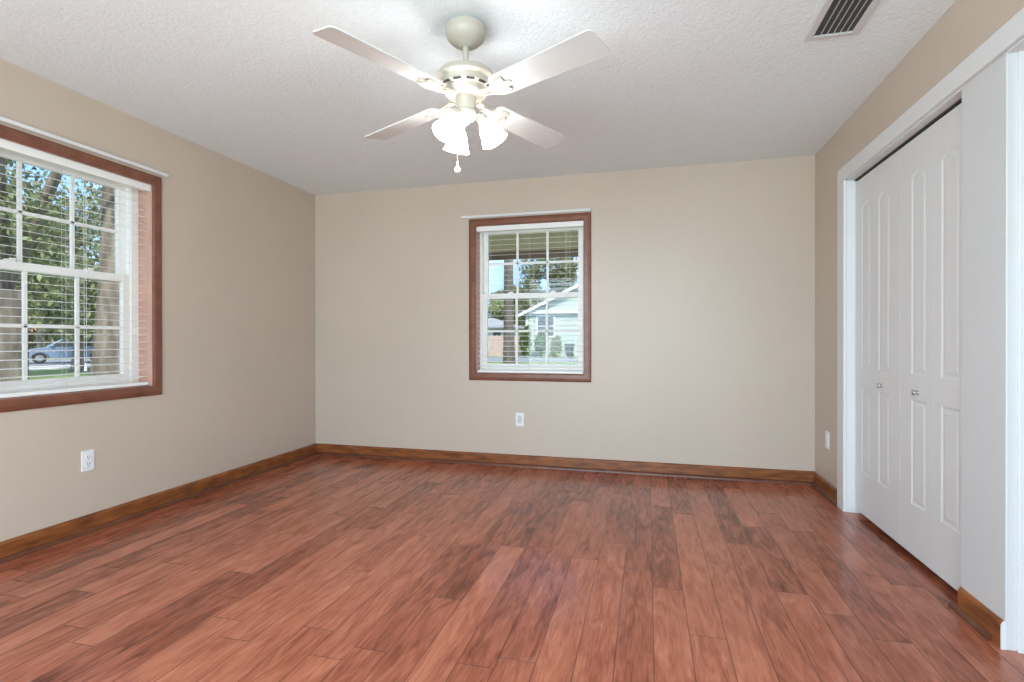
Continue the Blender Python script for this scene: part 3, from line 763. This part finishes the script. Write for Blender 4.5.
# trees seen through the back window
tree((-4.15, 15.60), 'straight tree trunk standing behind the left panes of the back window', 0.165, 6.5, 9.0, crown_blobs(40, 2.4, 8.6, 2.6, 16), 3000, 0.09, M['leafA'], 40, lean=(0.03, 0), bark='bark_dark')
for i, (x, y, r, z, h, mat, lab) in enumerate([
    (-11.5, 60.8, 3.2, 7.0, 8.0, 'leafA', 'leafy tree rising above the ridge of the green house in the back window'),
    (-2.4, 66.0, 3.6, 8.2, 8.5, 'leafB', 'tree with yellowish leaves above the roof at the right of the back window'),
    (-19.7, 69.3, 4.0, 3.6, 4.6, 'leafB', 'yellowish green tree behind the wooden fence'),
    (-19.0, 84.0, 5.5, 6.0, 9.0, 'leafA', 'dark tree rising beyond the left end of the green house')]):
    tree((x, y), lab, 0.2, z - h*0.40, z + h*0.4, crown_blobs(50 + i, r, z, h, 34), 8000, 0.06 + 0.0028*math.hypot(x, y), M[mat], 50 + i)

# ------------------------------------------------------------------ outside: houses, fence, shrubs, bin, car
def green_house():
    x0, x1, y0, y1 = -9.60, 4.6, 41.5, 52.0; ez = 3.15; xm = (x0 + x1)/2; rz = ez + (x1 - x0)/2*0.48
    root = thing('house', 'pale green house with white gable trim seen through the back window', 'house', (xm, y0, GZ))
    m = MB(); m.prism([(x0, GZ), (x1, GZ), (x1, ez), (xm, rz), (x0, ez)], 1, y0, y1); obj('walls', m, M['siding_green'], root)
    m = MB(); o = 0.60; k = 0.48
    for sg in (1, -1):
        e = x0 - o if sg == 1 else x1 + o
        pts = [(e, ez - o*k + 0.05), (xm, rz + 0.05), (xm, rz + 0.24), (e, ez - o*k + 0.22)]
        m.prism(pts, 1, y0 - 0.5, y1 + 0.5)
    obj('roof', m, M['roof_grey'], root)
    m = MB()
    for sg in (1, -1):
        e = x0 - o if sg == 1 else x1 + o
        m.prism([(e, ez - o*k - 0.02), (xm, rz - 0.02), (xm, rz + 0.25), (e, ez - o*k + 0.23)], 1, y0 - 0.55, y0 - 0.5)
    obj('rake_board', m, M['exttrim'], root)
    m = MB(); m.box((x0 - 0.2, y0 - 0.30, ez + 0.02), (x1, y0, ez + 0.30), 0.01); obj('frieze_board', m, M['exttrim'], root)
    m = MB(); m.box((x0 - 0.02, y0 - 0.03, GZ), (x0 + 0.20, y0 + 0.1, ez)); obj('corner_board', m, M['exttrim'], root)
    for wx in (-7.95, -1.2):
        m = MB()
        for a, b in (((wx - 0.80, 1.35), (wx - 0.65, 3.0)), ((wx + 0.65, 1.35), (wx + 0.80, 3.0)), ((wx - 0.80, 2.9), (wx + 0.80, 3.04)), ((wx - 0.80, 1.25), (wx + 0.80, 1.4)), ((wx - 0.66, 2.12), (wx + 0.66, 2.18))):
            m.box((a[0], y0 - 0.08, a[1]), (b[0], y0 + 0.02, b[1]))
        f = obj('window', m, M['exttrim'], root)
        m = MB(); m.box((wx - 0.66, y0 - 0.03, 1.4), (wx + 0.66, y0 + 0.01, 2.9)); obj('pane', m, M['extglass'], f)
green_house()

def simple_house(name, label, x0, x1, y0, y1, ez, rz, wallm, roofm, wins):
    root = thing(name, label, 'house', ((x0+x1)/2, y0, GZ))
    m = MB(); m.box((x0, y0, GZ), (x1, y1, ez)); obj('walls', m, wallm, root)
    # hip roof
    m = MB(); t = m.bm; o = 0.6; xm0, xm1, ym = x0 + (y1-y0)*0.45, x1 - (y1-y0)*0.45, (y0+y1)/2
    if xm0 > xm1: xm0 = xm1 = (x0+x1)/2
    v = [t.verts.new(p) for p in ((x0-o, y0-o, ez), (x1+o, y0-o, ez), (x1+o, y1+o, ez), (x0-o, y1+o, ez), (xm0, ym, rz), (xm1 + 0.01, ym, rz))]
    u = [t.verts.new((p.co.x, p.co.y, ez - 0.15)) for p in v[:4]]
    for f in ((0, 1, 5, 4), (1, 2, 5), (2, 3, 4, 5), (3, 0, 4)): t.faces.new([v[i] for i in f])
    for i in range(4): t.faces.new((v[i], u[i], u[(i+1) % 4], v[(i+1) % 4]))
    t.faces.new(u); bmesh.ops.recalc_face_normals(t, faces=t.faces[:])
    obj('roof', m, roofm, root)
    for (a, b, c) in wins:
        m = MB(); m.box((a, y0 - 0.06, c), (b, y0 + 0.02, c + 1.1)); f = obj('window', m, M['exttrim'], root)
        m = MB(); m.box((a + 0.1, y0 - 0.09, c + 0.1), (b - 0.1, y0 - 0.05, c + 1.0)); obj('pane', m, M['extglass'], f)
    return root
simple_house('house', 'distant cream house with an orange roof above the car', -78.0, -67.5, 46.0, 60.0, 2.2, 3.9, M['stucco'], M['roof_orange'], ((-74, -72, 0.4), (-70.5, -69, 0.4)))
simple_house('house', 'small grey house behind the fence at the left of the back window', -19.0, -13.9, 52.0, 57.0, 2.4, 3.4, M['siding_grey'], M['roof_grey'], ((-15.6, -14.6, 0.9),))

def fence():
    x0, x1, y = -14.5, -10.0, 42.0
    root = thing('wooden_fence', 'weathered pinkish board fence left of the green house', 'fence', ((x0+x1)/2, y, GZ))
    m = MB(); x = x0; r = random.Random(9)
    while x < x1:
        m.box((x, y - 0.012, GZ), (x + 0.135, y + 0.012, GZ + 1.72 + r.uniform(-0.02, 0.02))); x += 0.142
    obj('boards', m, M['fence'], root)
    m = MB()
    for z in (0.3, 1.4): m.box((x0, y + 0.012, GZ + z), (x1, y + 0.05, GZ + z + 0.09))
    obj('rails', m, M['fence'], root)
    for px in (x0, -12.2, x1):
        m = MB(); m.box((px - 0.05, y + 0.05, GZ), (px + 0.05, y + 0.15, GZ + 1.8), 0.01); obj('post', m, M['fence'], root)
fence()

for i, (x, y, r, z, n, lab) in enumerate([
    (-9.35, 40.2, 0.50, 1.9, 800, 'leafy shrub at the left corner of the green house'),
    (-8.10, 40.2, 0.48, 1.6, 800, 'bushy green shrub under the window of the green house'),
    (-6.90, 40.2, 0.44, 1.3, 700, 'yellow green shrub between the house window and the dark bin')]):
    root = thing('shrub', lab, 'shrub', (x, y, GZ), 'shrubs in front of the green house')
    c = leaf_cloud(70 + i, [(0, 0, z*0.55, r, z*0.6), (0.3*r, 0, z*0.9, r*0.6, z*0.5), (-0.4*r, 0, z*0.7, r*0.6, z*0.5)], n, 0.16)
    obj('foliage', c, M['leafC' if i != 2 else 'leafB'], root, local=True)
    m = MB()
    for k in range(5): a = 2*PI*k/5; m.tube([(0.05*math.cos(a), 0.05*math.sin(a), -0.02), (0.4*r*math.cos(a), 0.4*r*math.sin(a), z*0.8)], [0.03, 0.015], 6)
    obj('stems', m, M['bark'], root, local=True)

def bin_():
    x, y = -5.85, 40.3
    root = thing('trash_bin', 'dark wheeled trash bin in front of the green house', 'trash bin', (x, y, GZ))
    m = MB(); t = bmesh.new()
    lo = [(-0.30, -0.28), (0.30, -0.28), (0.30, 0.28), (-0.30, 0.28)]
    a = [t.verts.new((x + px*0.85, y + py*0.85, GZ + 0.08)) for px, py in lo]; b = [t.verts.new((x + px*1.15, y + py*1.15, GZ + 0.95)) for px, py in lo]
    for i in range(4): t.faces.new((a[i], a[(i+1) % 4], b[(i+1) % 4], b[i]))
    t.faces.new(a); t.faces.new(b); bmesh.ops.recalc_face_normals(t, faces=t.faces[:]); bmesh.ops.bevel(t, geom=t.edges[:], offset=0.03, segments=2, affect='EDGES'); m.merge(t)
    obj('body', m, M['bin'], root)
    m = MB(); m.prism([(y - 0.38, GZ + 0.95), (y + 0.36, GZ + 0.95), (y + 0.36, GZ + 1.02), (y - 0.05, GZ + 1.08), (y - 0.38, GZ + 1.0)], 0, x - 0.37, x + 0.37, 0.015); obj('lid', m, M['bin'], root)
    for sx in (-0.27, 0.27):
        m = MB(); m.lathe([(0, -0.03), (0.11, -0.03), (0.12, 0.0), (0.11, 0.03), (0, 0.03)], 16, Matrix.Translation((x + sx, y + 0.26, GZ + 0.12)) @ Matrix.Rotation(PI/2, 4, 'Y')); obj('wheel', m, M['tyre'], root)
bin_()

def car():
    """local: +x is the front, z = 0 the road"""
    root = thing('car', 'silver blue car parked on the street outside the left window', 'car', (-34.1, 24.0, GZ + 0.02))
    Wd = 0.88
    def loft(outline, ws):
        t = bmesh.new(); rings = []
        for yy, sh, up in ws:
            rings.append([t.verts.new((x*sh, yy, z*up + (1-up)*0.55)) for x, z in outline])
        n = len(outline)
        for A, B in zip(rings, rings[1:]):
            for i in range(n): t.faces.new((A[i], A[(i+1) % n], B[(i+1) % n], B[i]))
        t.faces.new(rings[0]); t.faces.new(rings[-1][::-1]); bmesh.ops.recalc_face_normals(t, faces=t.faces[:]); return t
    body = [(2.20, 0.35), (2.28, 0.50), (2.20, 0.70), (1.95, 0.82), (1.0, 0.95), (0.9, 0.97), (-1.9, 1.0), (-2.2, 0.92), (-2.28, 0.6), (-2.2, 0.32),
            (-1.78, 0.28), (-1.72, 0.50), (-1.55, 0.62), (-1.35, 0.66), (-1.15, 0.62), (-0.98, 0.50), (-0.92, 0.26), (0.92, 0.26), (0.98, 0.50), (1.15, 0.62), (1.35, 0.66), (1.55, 0.62), (1.72, 0.50), (1.78, 0.28)]
    m = MB(); m.merge(loft(body, [(-Wd, 0.97, 0.94), (-Wd + 0.06, 1, 1), (Wd - 0.06, 1, 1), (Wd, 0.97, 0.94)])); obj('body', m, M['carpaint'], root, local=True, smooth=True, ang=30)
    cab = [(1.02, 0.94), (0.35, 1.36), (0.05, 1.44), (-0.9, 1.46), (-1.5, 1.36), (-2.02, 0.98)]
    m = MB(); t = bmesh.new()
    lo_w, hi_w = 0.80, 0.60; rings = []
    for sg in (-1, 1): rings.append([t.verts.new((x, sg*(lo_w + (hi_w - lo_w)*(z - 0.94)/0.5), z)) for x, z in cab])
    n = len(cab)
    for i in range(n): t.faces.new((rings[0][i], rings[0][(i+1) % n], rings[1][(i+1) % n], rings[1][i]))
    t.faces.new(rings[0]); t.faces.new(rings[1][::-1]); bmesh.ops.recalc_face_normals(t, faces=t.faces[:]); m.merge(t); obj('window_glass', m, M['extglass'], root, local=True)
    m = MB(); m.prism([(0.36, 1.36), (0.05, 1.445), (-0.9, 1.465), (-1.52, 1.36), (-1.50, 1.40), (-0.9, 1.50), (0.05, 1.48), (0.38, 1.40)], 1, -0.63, 0.63)
    for sg in (-1, 1):
        for (a, b, c, d) in ((1.02, 0.94, 0.36, 1.38), (-0.25, 0.95, -0.28, 1.45), (-1.15, 0.97, -1.0, 1.45), (-2.0, 0.98, -1.5, 1.38)):
            m.tube([(a, sg*0.81, b), (c, sg*0.615, d)], 0.035, 6)
    obj('roof', m, M['carpaint'], root, local=True)
    for x in (1.35, -1.35):
        for sg in (-1, 1):
            m = MB(); Mx = Matrix.Translation((x, sg*0.80, 0.32)) @ Matrix.Rotation(PI/2, 4, 'X')
            m.lathe([(0.19, -0.10), (0.28, -0.11), (0.32, -0.08), (0.32, 0.08), (0.28, 0.11), (0.19, 0.10)], 24, Mx); wh = obj('wheel', m, M['tyre'], root, local=True)
            m = MB(); m.lathe([(0, -0.09), (0.06, -0.10), (0.19, -0.085), (0.20, 0.085), (0.06, 0.10), (0, 0.09)], 24, Mx); obj('hubcap', m, M['steel'], wh, local=True)
    for sg in (-1, 1):
        m = MB(); m.box((2.05, sg*0.50 - 0.16, 0.62), (2.24, sg*0.50 + 0.16, 0.74), 0.03); obj('headlight', m, M['lamp_lens'], root, local=True)
        m = MB(); m.box((0.72, sg*0.95 - 0.09, 0.98), (0.86, sg*0.95 + 0.09, 1.10), 0.03); obj('side_mirror', m, M['carpaint'], root, local=True)
    root.rotation_euler = (0, 0, math.radians(238))
car()
